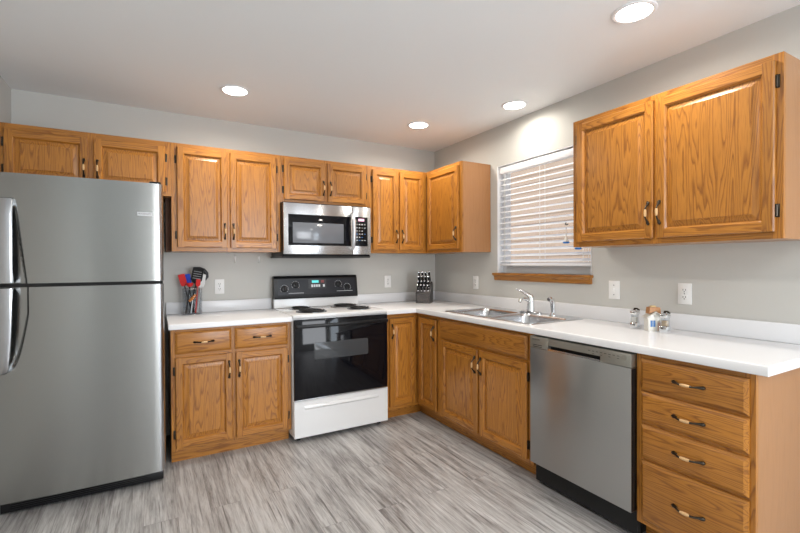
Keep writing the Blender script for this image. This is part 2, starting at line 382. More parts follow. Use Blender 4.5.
def door(root, face, base, u0, u1, z0, z1, hside=None, hz=None, hinge=None, fw_=.050, hh=None, name='door'):
    """raised panel door; hside / hinge give the edge (-1 low u, +1 high u)"""
    P = mapper(face, base); b_ = B()
    t = T
    def stile(ua, sg):
        prof = [(0, .0005), (0, t-.005), (.005, t), (fw_-.009, t), (fw_-.006, t-.003), (fw_, t-.012), (fw_, .0005)]
        b_.loft([[P(ua+sg*q, d, z) for q, d in prof] for z in (z0, z1)], 0)
    def rail(za, sg):
        prof = [(0, .0005), (0, t-.005), (.005, t), (fw_-.009, t), (fw_-.006, t-.003), (fw_, t-.012), (fw_, .0005)]
        b_.loft([[P(u, d-.00005, za+sg*q) for q, d in prof] for u in (u0+fw_-.0088, u1-fw_+.0088)], 1)
    stile(u0, 1); stile(u1, -1); rail(z0, 1); rail(z1, -1)
    d_ = b_.build(name, [OAK['z'], OAK[GR[face]]], root)
    p_ = B(); k = fw_-.003
    rings(p_, P, u0+k, u1-k, z0+k, z1-k, [(0, .001), (0, t-.0155), (.007, t-.0155), (.031, t-.0055), (.032, t-.0025)])
    p_.build('door_panel', OAK['z'], d_)
    if hside is not None:
        uh = u1-.021 if hside > 0 else u0+.021
        handle(P, uh, hz, True, d_)
    if hinge is not None:
        uh = u1 if hinge > 0 else u0
        dz = hh if hh else min(.085, (z1-z0)*.24)
        hinges(P, uh, hinge, (z0+dz, z1-dz), d_)
    return d_
def drawer(root, face, base, u0, u1, z0, z1, pull=True, name='drawer'):
    P = mapper(face, base); b_ = B()
    rings(b_, P, u0, u1, z0, z1, [(0, .0005), (0, T-.010), (.003, T-.008), (.006, T-.0065), (.012, T-.001), (.015, T)])
    d_ = b_.build(name, OAK[GR[face]], root)
    if pull: handle(P, (u0+u1)/2, (z0+z1)/2, False, d_, .112)
    return d_
def frame(root, face, base, u0, u1, z0, z1, stiles, rails, th=.019):
    P = mapper(face, base); b_ = B()
    for a, c in stiles: fbox(b_, P, a, c, -th, 0, z0, z1)
    for a, c, ra, rc in rails: fbox(b_, P, a, c, -th, -.0003, ra, rc, mi=1)
    return b_.build('face_frame', [OAK['z'], OAK[GR[face]]], root)
G = .0015   # clearance to walls
UD, UB, UT = -.314, 1.380, 2.132
UC = 'upper oak cabinets on the back wall'
def upper(face, label, u0, u1, z0, z1, doors, back=-G, mid=True, group=None, side_mat=None):
    c = thing('wall_cabinet', label, 'cabinet', ((u0+u1)/2 if face == 'y' else UD/2, UD/2 if face == 'y' else (u0+u1)/2, z0), group)
    P = mapper(face, UD); b_ = B()
    fbox(b_, P, u0, u1, UD+G, -.019, z0, z1, mi=0)
    b_.build('carcass', side_mat or VEN, c)
    st = [(u0, u0+.036), (u1-.036, u1)]
    if len(doors) == 2 and mid: um = (doors[0][1]+doors[1][0])/2; st.append((um-.025, um+.025))
    frame(c, face, UD, u0, u1, z0, z1, st, [(u0+.03, u1-.03, z0, z0+.036), (u0+.03, u1-.03, z1-.036, z1)])
    # dark interior seen in the gaps is closed off by a back panel of the frame
    for d_ in doors: door(c, face, UD, *d_)
    return c
dz0, dz1 = 1.409, 2.103
upper('y', 'short two-door oak wall cabinet above the refrigerator', -3.322, -2.4195, 1.760, UT, [(-3.292, -2.885, 1.786, 2.094, 1, 1.900, -1), (-2.857, -2.455, 1.786, 2.094, -1, 1.900, 1)])
c_ = upper('y', 'tall two-door oak wall cabinet between refrigerator and microwave, above the utensils', -2.4185, -1.671, UB, UT, [(-2.385, -2.055, dz0, dz1, 1, 1.527, -1), (-2.038, -1.702, dz0, dz1, -1, 1.527, 1)])
upper('y', 'short two-door oak wall cabinet right above the microwave', -1.670, -.9085, 1.770, UT, [(-1.642, -1.302, 1.793, 2.106, 1, 1.90, -1), (-1.284, -.938, 1.793, 2.106, -1, 1.90, 1)])
B().box(-2.4525, -2.4190, -.200, -.0015, UB, 1.7590).build('gap_shade_strip', GAPSHADE, c_)  # dark strip added to paint the shade between fridge and cabinet
c_ = upper('y', 'narrow two-door oak wall cabinet right of the microwave', -.9075, UD+.0, UB, UT, [(-.876, -.624, dz0, dz1, 1, 1.527, -1), (-.606, -.348, dz0, dz1, -1, 1.527, None)])
c_ = upper('x', 'single-door oak wall cabinet in the corner, its side facing the window', -.8423, -.0015, UB, UT, [(-.812, -.352, dz0, dz1, -1, 1.535, 1)], mid=False)
upper('x', 'large two-door oak wall cabinet on the right wall beside the window', -2.9216, -1.926, UB, UT, [(-2.898, -2.424, dz0, dz1, 1, 1.535, -1), (-2.410, -1.958, dz0, dz1, -1, 1.535, 1)])

BD, BZ0, BZ1 = -.595, .094, .8745
def base_cab(face, label, u0, u1, stiles, rails, toe=True, cut=None, toe_u=None):
    c = thing('base_cabinet', label, 'cabinet', ((u0+u1)/2 if face == 'y' else -.3, -.3 if face == 'y' else (u0+u1)/2, 0))
    P = mapper(face, BD); b_ = B()
    fbox(b_, P, u0, u1, BD+G, -.0192, BZ0, cut or BZ1)
    if cut:   # room for the sink bowls: only thin walls go up to the counter
        fbox(b_, P, u0, u0+.016, BD+G, -.0192, cut, BZ1); fbox(b_, P, u1-.016, u1, BD+G, -.0192, cut, BZ1)
    b_.build('carcass', VEN, c)
    frame(c, face, BD, u0, u1, BZ0, BZ1, stiles, rails)
    b_ = B(); a, e_ = toe_u or (u0, u1)
    fbox(b_, P, a, e_, -.085, -.072, .001, BZ0)
    b_.build('toe_kick', OAK[GR[face]], c)
    return c
L0, L1 = -2.440, -1.674
c = base_cab('y', 'oak base cabinet with two drawers and two doors left of the range', L0, L1,
             [(L0, L0+.035), (L1-.035, L1), (-2.082, -2.042)], [(L0+.03, L1-.03, BZ0, .125), (L0+.03, L1-.03, .845, BZ1), (L0+.03, L1-.03, .685, .725)])
drawer(c, 'y', BD, -2.417, -2.079, .715, .858); drawer(c, 'y', BD, -2.056, -1.698, .715, .858)
door(c, 'y', BD, -2.417, -2.074, .118, .693, 1, .585, -1); door(c, 'y', BD, -2.052, -1.700, .118, .693, -1, .585, 1)
# corner base: two leaves that meet in the inside corner
c = thing('corner_cabinet', 'L-shaped oak corner base cabinet with two narrow doors beside the range', 'cabinet', (-.3, -.3, 0))
b_ = B(); b_.box(-.905, -.0015, -.5758, -.0015, BZ0, BZ1).box(-.5758, -.0015, -.920, -.5758, BZ0, BZ1); b_.build('carcass', VEN, c)
P = mapper('y', BD); Q = mapper('x', BD); b_ = B()
fbox(b_, P, -.905, -.870, -.019, 0, BZ0, BZ1); fbox(b_, P, -.63, BD, -.019, -.0006, BZ0, BZ1)
fbox(b_, P, -.875, BD, -.019, -.0003, BZ0, .125, mi=1); fbox(b_, P, -.875, BD, -.019, -.0003, .846, BZ1, mi=1)
fbox(b_, Q, -.920, -.895, -.019, 0, BZ0, BZ1); fbox(b_, Q, -.63, BD, -.019, -.0006, BZ0, BZ1)
fbox(b_, Q, -.90, BD, -.019, -.0003, BZ0, .125, mi=2); fbox(b_, Q, -.90, BD, -.019, -.0003, .846, BZ1, mi=2)
b_.build('face_frame', [OAK['z'], OAK['x'], OAK['y']], c)
door(c, 'y', BD, -.870, -.622, .122, .840, -1, .735, None); door(c, 'x', BD, -.890, -.640, .122, .840, -1, .735, None)
b_ = B(); b_.box(-.905, -.523, -.523, -.510, .001, BZ0); b_.build('toe_kick', OAK['x'], c)
b_ = B(); b_.box(-.523, -.510, -.920, -.5235, .001, BZ0); b_.build('toe_kick', OAK['y'], c)
# sink base
S0, S1 = -1.868, -.921
c = base_cab('x', 'oak sink base cabinet with two doors under a long false drawer front', S0, S1,
             [(S0, S0+.035), (S1-.022, S1), (-1.412, -1.376)], [(S0+.03, S1-.02, BZ0, .125), (S0+.03, S1-.02, .845, BZ1), (S0+.03, S1-.02, .685, .725)], cut=.70)
drawer(c, 'x', BD, -1.832, -.945, .712, .856, False, 'false_drawer_front')
door(c, 'x', BD, -1.385, -.955, .120, .694, -1, .590, 1); door(c, 'x', BD, -1.830, -1.404, .120, .694, 1, .590, -1)
# drawer base
D0, D1 = -2.938, -2.4895
c = base_cab('x', 'four-drawer oak base cabinet at the near end of the counter', D0, D1,
             [(D0, D0+.036), (D1-.030, D1)], [(D0+.03, D1-.028, BZ0, .13), (D0+.03, D1-.028, .845, BZ1)]+[(D0+.03, D1-.028, z-.02, z+.02) for z in (.703, .555, .393)])
for z0, z1 in ((.712, .850), (.569, .700), (.405, .553), (.118, .390)):
    drawer(c, 'x', BD, -2.920, -2.514, z0, z1)

# ------------------------------------------------------------------ countertops
def nose(face, back, front, z0, z1):
    r = .012
    return [(back, z0), (front+.002, z0), (front, z0+.003), (front, z1-r), (front+r*.3, z1-r*.3), (front+r, z1), (back, z1)]
CZ0, CZ1 = .876, .914
c = thing('countertop', 'short white laminate countertop left of the range', 'countertop', (-2.06, -.3, CZ0))
B().prism(nose('y', -G, -.6314, CZ0, CZ1), 'x', -2.4525, -1.6725).build('slab', M['laminate'], c)
B().box(-2.4525, -1.6725, -.021, -G, CZ1+.0003, 1.003, .004).build('backsplash', M['laminate'], c)
c = thing('countertop', 'long L-shaped white laminate countertop with sink cut into it', 'countertop', (-.3, -1.5, CZ0))
r = .012; f = -.6314
SX0, SX1, SY0, SY1 = -.560, -.075, -1.805, -.955      # sink cut-out
b_ = B()
def ringpts(d, z):
    return [(-.9065, f+d, z), (f+d, f+d, z), (f+d, -2.986, z), (-G, -2.986, z), (-G, -G, z), (-.9065, -G, z)]
# edges
rr = [(.002, CZ0), (0, CZ0+.003), (0, CZ1-r), (r*.3, CZ1-r*.3), (r, CZ1)]
for (d0, za), (d1, zb) in zip(rr[:-1], rr[1:]):
    A, C2 = ringpts(d0, za), ringpts(d1, zb)
    for i in (0, 1): b_.poly([A[i], A[i+1], C2[i+1], C2[i]])
b_.poly([(f+d, -2.986, z) for d, z in rr]+[(-G, -2.986, CZ1), (-G, -2.986, CZ0)])
b_.poly([(-.9065, f+d, z) for d, z in rr]+[(-.9065, -G, CZ1), (-.9065, -G, CZ0)])
for z, d in ((CZ1, r), (CZ0, .002)):
    g0 = f+d
    b_.poly([(-.9065, g0, z), (g0, g0, z), (g0, SY1, z), (-G, SY1, z), (-G, -G, z), (-.9065, -G, z)])
    b_.poly([(g0, SY1, z), (SX0, SY1, z), (SX0, SY0, z), (g0, SY0, z)])
    b_.poly([(SX1, SY1, z), (-G, SY1, z), (-G, SY0, z), (SX1, SY0, z)])
    b_.poly([(g0, SY0, z), (-G, SY0, z), (-G, -2.986, z), (g0, -2.986, z)])
b_.poly([(-G, -2.986, CZ0), (-G, -2.986, CZ1), (-G, -G, CZ1), (-G, -G, CZ0)]); b_.poly([(-.9065, -G, CZ0), (-.9065, -G, CZ1), (-G, -G, CZ1), (-G, -G, CZ0)])
for (a, q) in (((SX0, SY0), (SX0, SY1)), ((SX0, SY1), (SX1, SY1)), ((SX1, SY1), (SX1, SY0)), ((SX1, SY0), (SX0, SY0))):
    b_.poly([(*a, CZ0), (*q, CZ0), (*q, CZ1), (*a, CZ1)])
bmesh.ops.remove_doubles(b_.bm, verts=b_.bm.verts, dist=1e-5)
b_.build('slab', M['laminate'], c)
b_ = B(); b_.box(-.9065, -.0215, -.021, -G, CZ1+.0003, 1.003, .004).box(-.021, -G, -2.986, -G, CZ1+.0003, 1.003, .004)
b_.build('backsplash', M['laminate'], c)

# ------------------------------------------------------------------ sink, faucet, sprayer
c = thing('kitchen_sink', 'double-bowl stainless steel sink set in the white counter under the window', 'sink', (-.31, -1.38, CZ1))
def rrect(x0, x1, y0, y1, rd, z, k=6):
    pts = []
    for cx_, cy_, a0 in ((x1-rd, y1-rd, 0), (x0+rd, y1-rd, PI/2), (x0+rd, y0+rd, PI), (x1-rd, y0+rd, 1.5*PI)):
        for i in range(k+1):
            a = a0+PI/2*i/k; pts.append((cx_+rd*math.cos(a), cy_+rd*math.sin(a), z))
    return pts
rx0, rx1, ry0, ry1 = -.572, -.062, -1.820, -.940
bowls = [(-.540, -.165, -1.355, -.972), (-.540, -.165, -1.788, -1.392)]
zt = CZ1+.0045
b_ = B()
# rim: flat deck pieces around the bowls
outer = rrect(rx0, rx1, ry0, ry1, .03, zt)
b_.loft([rrect(rx0, rx1, ry0, ry1, .03, CZ1+.0004), rrect(rx0+.003, rx1-.003, ry0+.003, ry1-.003, .028, zt), rrect(rx0+.012, rx1-.012, ry0+.012, ry1-.012, .02, zt-.0008)], cap=False)
z2 = zt-.0008; a0, a1, b0, b1 = rx0+.012, rx1-.012, ry0+.012, ry1-.012
# fill deck by strips round the bowls (bowls have rounded corners: strips use bowl ring verts)
def deck(px0, px1, py0, py1, bowl):
    inner = rrect(*bowl, .05, z2); k = 7
    cor = [(px1, py1), (px0, py1), (px0, py0), (px1, py0)]
    for q in range(4):
        seg = inner[q*k:(q+1)*k]
        for i in range(k-1): b_.poly([(*cor[q], z2), seg[i], seg[i+1]])
        nx = inner[((q+1)*k) % len(inner)]
        b_.poly([(*cor[q], z2), seg[-1], nx, (*cor[(q+1) % 4], z2)])
ym = -1.3735
deck(a0, a1, ym, b1, bowls[0]); deck(a0, a1, b0, ym, bowls[1])
bmesh.ops.remove_doubles(b_.bm, verts=b_.bm.verts, dist=1e-4)
b_.build('rim', M['sinksteel'], c)
for bw in bowls:
    b_ = B()
    x0, x1, y0, y1 = bw
    b_.loft([rrect(x0+i, x1-i, y0+i, y1-i, .05, z) for i, z in ((0, z2), (.004, z2-.004), (.008, z2-.02), (.016, z2-.15), (.03, z2-.168), (.06, z2-.173))], cap=False)
    b_.poly(rrect(x0+.06, x1-.06, y0+.06, y1-.06, .05, z2-.173))
    bmesh.ops.remove_doubles(b_.bm, verts=b_.bm.verts, dist=1e-4)
    o = b_.build('bowl', M['sinksteel'], c, 40)
    B().lathe([(.045, -.0005), (.045, .003), (.036, .003), (.034, -.0004)], ((x0+x1)/2, (y0+y1)/2, z2-.1725)).build('drain', M['chrome'], o, 40)
fx, fy, fz = -.112, -1.397, z2+.0006
c = thing('faucet', 'chrome single-lever faucet at the back of the sink below the window', 'faucet', (fx, fy, fz))
B().loft([rrect(fx-.028, fx+.028, fy-.10, fy+.10, .027, z) for z in (fz, fz+.010)]+[rrect(fx-.022, fx+.022, fy-.09, fy+.09, .021, fz+.014)]).build('base_plate', M['chrome'], c, 40)
B().lathe([(.030, .014), (.029, .03), (.027, .05), (.026, .09), (.027, .110), (.023, .124), (.012, .133)], (fx, fy, fz), 24).build('body', M['chrome'], c, 50)
B().tube([(fx-.010, fy, fz+.088), (fx-.035, fy, fz+.098), (fx-.06, fy, fz+.104), (fx-.085, fy, fz+.104), (fx-.105, fy, fz+.098), (fx-.112, fy, fz+.084)], [.014, .0135, .012, .0115, .0115, .011], 14).build('spout', M['chrome'], c, 60)
B().tube([(fx, fy, fz+.112), (fx-.012, fy+.014, fz+.132), (fx-.030, fy+.044, fz+.154), (fx-.048, fy+.074, fz+.170), (fx-.056, fy+.092, fz+.172)], [.018, .015, .011, .009, .006], 12, flat=1.3).build('lever', M['chrome'], c, 60)
fy2 = -1.598
c = thing('side_sprayer', 'small chrome side sprayer standing right of the faucet', 'sprayer', (fx, fy2, fz))
B().lathe([(.026, 0), (.026, .006), (.018, .014), (.015, .024)], (fx, fy2, fz), 20).build('holder', M['chrome'], c, 50)
B().tube([(fx, fy2, fz+.02), (fx, fy2, fz+.05), (fx-.002, fy2, fz+.085), (fx-.010, fy2, fz+.108), (fx-.030, fy2, fz+.116), (fx-.042, fy2, fz+.112)], [.012, .016, .018, .020, .017, .014], 14).build('spray_head', M['chrome'], c, 60)

# ------------------------------------------------------------------ refrigerator
FX0, FX1, FY = -3.235, -2.477, -.800
c = thing('refrigerator', 'stainless top-freezer refrigerator at the left edge of the kitchen', 'refrigerator', ((FX0+FX1)/2, -.4, 0))
B().box(FX0+.006, FX1-.008, -.722, -.03, .035, 1.742, .006).build('cabinet_body', simple('grey_fridge_side', (0.30, 0.30, 0.31), .4), c)
def fdoor(z0, z1, name, scoop):
    b_ = B()
    xs = [FX0+i*.003 for i in range(52)]
    k = xs[-1]
    while k < FX1-.06: k += .03; xs.append(min(k, FX1-.05))
    R = .030
    nose_ = [(FX1-R+R*math.sin(a), R-R*math.cos(a)) for a in [PI/2*i/8 for i in range(0, 9)]]
    zs = [z0+(z1-z0)*i/110 for i in range(111)]
    def dep(x, z):
        bow = .010*((x-(FX0+FX1)/2)/((FX1-FX0)/2))**2
        if x < FX0+.015: bow += .015*(1-(x-FX0)/.015)**2
        s_ = scoop(x, z)
        return FY-.004+bow+s_
    rows = []
    for z in zs:
        row = [(FX0, -.735, z)]+[(x, dep(x, z), z) for x in xs]
        yb = dep(xs[-1], z)
        row += [(x, yb+.0015+d, z) for x, d in nose_]
        row += [(FX1, -.735, z)]
        rows.append(row)
    b_.loft(rows)
    # edge strip: the last faces are the bright polished edge
    for f_ in b_.bm.faces:
        if f_.calc_center_median().x > FX1-.034: f_.material_index = 1
    return b_.build(name, [M['fridgesteel'], M['fridgeedge']], c, 40)
def sm(e0, e1, v):
    t = max(0, min(1, (v-e0)/(e1-e0))); return t*t*(3-2*t)
def scoopU(x, z):
    k = (1.600-z)/(1.600-1.192)
    if k <= 0: return 0
    lim = FX0+.098+.042*k
    return .022*min(1, .25+k*1.2)*min(1, k*12)*(1-sm(lim-.012, lim, x))
def scoopL(x, z):
    k = (z-.750)/(1.18-.750)
    if k <= 0: return 0
    lim = FX0+.064+.080*(min(1, k*1.5))**.5
    return .022*min(1, k*5)*(1-sm(lim-.012, lim, x))
du = fdoor(1.194, 1.760, 'freezer_door', scoopU); dl = fdoor(.075, 1.175, 'fridge_door', scoopL)
B().box(FX0+.006, FX1-.006, -.792, -.736, 1.1755, 1.1935).build('door_gasket', M['matteblack'], c)
def fhandle(par, prof):
    # a flat blade standing off the scoop, blunt at its outer end where it returns to the door
    b_ = B(); rg = []
    for z, x1, out, th in prof:
        x0 = FX0+.010; y0 = FY-out; y1 = y0+th
        rg.append([(x0, y1, z), (x0, y0+.004, z), (x0+.006, y0, z), (x1-.010, y0, z), (x1-.002, y0+.003, z), (x1, y0+.010, z), (x1-.006, y1, z)])
    b_.loft(rg); b_.build('handle', M['fridgeedge'], par, 40)
fhandle(du, [(1.630, -3.150, .020, .03), (1.626, -3.146, .030, .04), (1.60, -3.145, .036, .045), (1.56, -3.145, .041, .022), (1.40, -3.145, .046, .020), (1.27, -3.145, .046, .020), (1.215, -3.145, .044, .022), (1.200, -3.146, .043, .06)])
fhandle(dl, [(.738, -3.186, .016, .03), (.745, -3.176, .024, .035), (.770, -3.169, .030, .042), (.83, -3.162, .036, .022), (.95, -3.153, .043, .020), (1.10, -3.148, .046, .020), (1.155, -3.147, .044, .022), (1.172, -3.147, .043, .06)])
b_ = B(); b_.box(FX0+.01, FX1-.012, -.765, -.725, .014, .068, .004)
for i in range(4): b_.box(FX0+.05, FX1-.08, -.769, -.764, .024+i*.010, .028+i*.010)
b_.build('base_grille', M['black'], c)
for xx in (FX0+.06, FX1-.05): B().lathe([(.020, .001), (.020, .012), (.014, .016), (.014, .05)], (xx, -.69, 0), 16).build('foot', M['black'], c)
b_ = B(); b_.box(FX1-.070, FX1-.010, -.79, -.70, 1.744, 1.772, .006); b_.build('hinge_cover', M['black'], c)
bx = B(); bx.box(-2.608, -2.534, FY-.0035, FY+.006, 1.569, 1.590, .001); bd_ = bx.build('badge', M['printw'], du)
text('FRIGIDAIRE', .0135, (-2.571, FY-.0038, 1.5795), (1, 0, 0), (0, 0, 1), M['printg'], du, 'badge_lettering')

# ------------------------------------------------------------------ range
RX0, RX1 = -1.669, -.909
c = thing('electric_range', 'white electric coil range with black glass oven door', 'stove', ((RX0+RX1)/2, -.33, 0))
B().box(RX0, RX1, -.620, -.026, .040, .8945, .003).build('body', M['enamel'], c)
b_ = B(); b_.box(RX0-.0012, RX1+.0012, -.645, -.026, .895, .921, .006); top = b_.build('cooktop', M['enamel'], c)
for xx in (RX0+.05, RX1-.05):
    for yy in (-.58, -.08): B().lathe([(.016, .001), (.016, .01), (.010, .014), (.010, .045)], (xx, yy, 0), 14).build('foot', M['black'], c)
def burner(x, y, rad):
    b_ = B(); b_.lathe([(rad+.020, .9212), (rad+.020, .924), (rad+.012, .9255), (rad+.004, .9235), (rad*.5, .9218), (.01, .9216)], (x, y, 0), 36)
    bn = b_.build('burner', M['pan'], c, 40)
    b_ = B(); turns = 4 if rad > .085 else 3; N = 40*turns
    r0 = .022
    pts = [(x+(r0+(rad-r0)*i/N)*math.cos(2*PI*turns*i/N), y+(r0+(rad-r0)*i/N)*math.sin(2*PI*turns*i/N), .933) for i in range(N+1)]
    b_.tube(pts, .0048, 8); b_.build('coil', M['coil'], bn, 60)
    b_ = B(); b_.lathe([(.016, .926), (.016, .935), (.010, .937)], (x, y, 0), 16)
    for a in (0, 2.09, 4.19): b_.tube([(x, y, .927), (x+rad*math.cos(a), y+rad*math.sin(a), .927)], .002, 6)
    b_.build('coil_support', M['coil'], bn, 60)
burner(-1.478, -.470, .098); burner(-1.485, -.215, .078); burner(-1.095, -.205, .098); burner(-1.075, -.465, .078)
# back guard: white riser and black sloped console
b_ = B(); b_.prism([(-.028, .9215), (-.085, .9215), (-.080, .995), (-.028, .995)], 'x', RX0+.002, RX1-.002); b_.build('riser', M['enamel'], c)
con = B().prism([(-.028, .9955), (-.098, .9955), (-.102, 1.010), (-.080, 1.165), (-.066, 1.186), (-.028, 1.186)], 'x', RX0+.002, RX1-.012).build('control_console', M['black'], c)
def cface(z): return -.102+(z-1.010)*(.022/.155)
sd = Vector((0, .022, .155)).normalized(); nrm = Vector((0, -.155, .022)).normalized()
def onc(x, z, d=0): return Vector((x, cface(z), z))+nrm*d
def cplate(x0, x1, z0, z1, d0, d1, mt, name):
    b_ = B(); P8 = lambda d: [onc(x0, z0, d), onc(x1, z0, d), onc(x1, z1, d), onc(x0, z1, d)]
    b_.loft([P8(d0), P8(d1)]); return b_.build(name, mt, con)
cplate(RX0+.03, RX1-.035, 1.028, 1.158, .0003, .0010, simple('dark_grey_console_face', (0.014, 0.016, 0.022), .3, Specular_IOR_Level=0.3), 'console_face')
cplate(-1.375, -1.215, 1.075, 1.158, .0012, .0020, simple('timer_panel', (0.02, 0.022, 0.026), .3), 'timer_panel')
cplate(-1.345, -1.285, 1.124, 1.146, .0021, .0027, M['teal_led'], 'clock_display')
cplate(-1.262, -1.235, 1.124, 1.146, .0021, .0027, simple('red_badge', (0.25, 0.04, 0.04), .4), 'indicator')
for i in range(6):
    if i == 4: continue
    x0 = -1.352+i*.021; cplate(x0, x0+.016, 1.088, 1.110, .0021, .0030, M['printw'], 'timer_button')
for kx, kz in ((-1.585, 1.078), (-1.490, 1.108), (-1.105, 1.108), (-1.020, 1.080)):
    b_ = B(); q = nrm.to_track_quat('Z', 'Y').to_matrix().to_4x4(); q.translation = onc(kx, kz, .0012)
    b_.lathe([(.026, 0), (.025, .010), (.021, .014), (.010, .015)], (0, 0, 0), 24); b_.box(-.006, .006, -.021, .021, .014, .026, .003)
    kn = b_.build('knob', M['black'], con, xf=q)
    b_ = B()
    for i in range(11):
        a = -.7*PI+1.4*PI*i/10+PI/2; b_.box(.033*math.cos(a)-.002, .033*math.cos(a)+.002, .033*math.sin(a)-.002, .033*math.sin(a)+.002, -.0002, .0004)
    b_.build('dial_marks', M['printw'], kn, xf=q)
cplate(-1.55, -1.42, 1.040, 1.043, .0012, .0016, M['printw'], 'print_line'); cplate(-1.12, -.97, 1.046, 1.049, .0012, .0016, M['printw'], 'print_line')
# oven door
dr = B().box(RX0+.004, RX1-.004, -.655, -.6225, .305, .885, .006).build('oven_door', M['blackglass'], c)
b_ = B(); b_.box(RX0+.012, RX1-.012, -.688, -.668, .826, .852, .007)
for xx in (RX0+.05, RX1-.05): b_.box(xx-.02, xx+.02, -.672, -.6552, .830, .848, .003)
b_.build('oven_handle', M['black'], dr)
b_ = B(); b_.loft([rrect(-1.520, -1.085, .588, .712, .014, -.6554), rrect(-1.518, -1.087, .590, .710, .013, -.6562)])
b_.build('oven_window', M['winglass'], dr, xf=Matrix(((1,0,0,0),(0,0,1,0),(0,1,0,0),(0,0,0,1))))
B().box(RX0+.006, RX1-.006, -.6575, -.6545, .306, .312).build('door_trim', M['edgesteel'], dr)
# storage drawer with a moulded finger lip
b_ = B()
prof = [(-.6225, .0405), (-.645, .0405), (-.648, .044), (-.648, .222), (-.654, .226), (-.656, .236), (-.648, .246), (-.640, .252), (-.640, .262), (-.646, .268), (-.648, .272), (-.648, .296), (-.645, .300), (-.6225, .300)]
b_.prism([(-.6225, .034), (-.645, .034), (-.648, .038), (-.648, .296), (-.645, .300), (-.6225, .300)], 'x', RX0+.003, RX1-.003)
so_ = b_.build('storage_drawer', M['enamel'], c)
b_ = B(); lip = []
for i in range(25):
    t = i/24; x_ = -1.590+.600*t; s_ = math.sin(PI*min(1, max(0, t)))**.5
    h_ = .005*s_+.0005
    lip.append([(x_, -.6482, .232), (x_, -.6482-h_*2.2, .240), (x_, -.6482-h_*2.6, .246), (x_, -.6482-h_*1.2, .255), (x_, -.6482, .262)])
b_.loft(lip); b_.build('finger_lip', M['enamel'], so_, 50)

# ------------------------------------------------------------------ microwave
MX0, MX1, MF, MZ0, MZ1 = -1.668, -.930, -.400, 1.363, 1.7585
c = thing('microwave_oven', 'stainless over-the-range microwave hung under the short cabinet', 'microwave', ((MX0+MX1)/2, -.2, 1.33))
B().box(MX0, MX1, -.376, -.004, 1.350, 1.7665, .003).build('body', M['black'], c)
b_ = B(); b_.prism([(-.395, 1.349), (-.375, 1.336), (-.03, 1.336), (-.02, 1.3495)], 'x', MX0-.012, MX1-.002); b_.build('vent_hood', simple('dark_vent', (.03, .03, .032), .4), c)
b_ = B(); b_.box(MX0, -1.098, MF, -.3765, MZ0, MZ1, .004); md = b_.build('microwave_door', M['steelmw'], c)
b_ = B(); b_.box(-1.096, MX1, MF, -.3765, MZ0, MZ1, .004); mc = b_.build('control_panel', M['steelmw'], c)
B().box(-1.632, -1.112, MF-.0022, MF-.0002, 1.432, 1.672, .001).build('door_glass', M['blackglass'], md)
b_ = B(); b_.box(-1.598, -1.178, MF-.0032, MF-.0023, 1.452, 1.610, .0004); b_.build('window_screen', M['mwglass'], md)
B().box(-1.090, -.962, MF-.0022, MF-.0002, 1.432, 1.676, .001).build('keypad', M['blackglass'], mc)
B().box(-1.046, -.994, MF-.0032, MF-.0023, 1.640, 1.660).build('clock_display', M['red_led'], mc)
for rI in range(6):
    for cI in range(4):
        if rI in (2, 4) and cI == 3: continue
        x0 = -1.066+cI*.024; z0 = 1.608-rI*.026
        B().box(x0, x0+.011, MF-.0030, MF-.0023, z0, z0+.006 if rI else z0+.009).build('key', M['printw'] if (rI+cI) % 3 else M['bluepaint'] if rI > 2 else M['strip'], mc)
B().tube([(-1.108, MF-.001, 1.695), (-1.108, MF-.030, 1.690), (-1.107, MF-.046, 1.64), (-1.107, MF-.052, 1.56), (-1.107, MF-.046, 1.47), (-1.108, MF-.030, 1.415), (-1.108, MF-.001, 1.408)], [.012, .014, .015, .015, .015, .014, .012], 14).build('handle', M['handlesteel'], md, 60)

# ------------------------------------------------------------------ dishwasher
DX, DY0, DY1 = -.636, -2.4905, -1.878
c = thing('dishwasher', 'stainless dishwasher between the sink cabinet and the drawer cabinet', 'dishwasher', (-.32, -2.18, 0))
B().box(-.590, -.02, DY0+.004, DY1-.004, .02, .868, .002).build('tub_body', M['matteblack'], c)
b_ = B().box(DX, -.592, DY0+.004, DY1-.004, .137, .8015, .003)
for f_ in b_.bm.faces:
    f_.normal_update()
    if abs(f_.normal.y) > .95: f_.material_index = 1
dd = b_.build('door', [M['steel'], M['black']], c)
z0, z1 = .803, .866
b_ = B(); yA, yB = -2.330, -2.010
b_.box(DX, -.592, DY0+.004, yA, z0, z1, .002).box(DX, -.592, yB, DY1-.004, z0, z1, .002).box(DX, -.592, yA, yB, .829, z1).box(-.612, -.592, yA, yB, z0, .829)
st = b_.build('control_strip', M['strip'], c)
B().box(-.6135, -.6125, yA+.002, yB-.002, z0+.001, .827).build('handle_pocket', M['black'], st)
B().prism([(DX-.001, .8022), (DX-.001, .812), (DX+.006, .8025)], 'y', yA, yB).build('pocket_lip', M['edgesteel'], st)
b_ = B()
for i in range(2): b_.box(DX-.0008, DX+.001, -1.970, -1.905, .818-i*.010, .822-i*.010)
b_.build('vent_slot', M['slot'], st)
text('FRIGIDAIRE', .0115, (DX-.0006, -1.927, .850), (0, -1, 0), (0, 0, 1), M['printg'], st, 'badge_lettering')
for i in range(9):
    yy = -2.270-i*.022; b_ = B(); b_.box(DX-.0009, DX+.0005, yy-.006, yy+.006, .846, .849)
    if i % 2: b_.box(DX-.0009, DX+.0005, yy-.005, yy+.005, .834, .8365)
    b_.build('button_mark', M['printg'], st)
kq = Matrix.Rotation(-PI/2, 4, 'Y'); kq.translation = (DX-.0004, -2.452, .847)
B().lathe([(.014, 0), (.014, .0016), (.010, .002)], (0, 0, 0), 20).build('start_button', M['strip'], st, xf=kq)
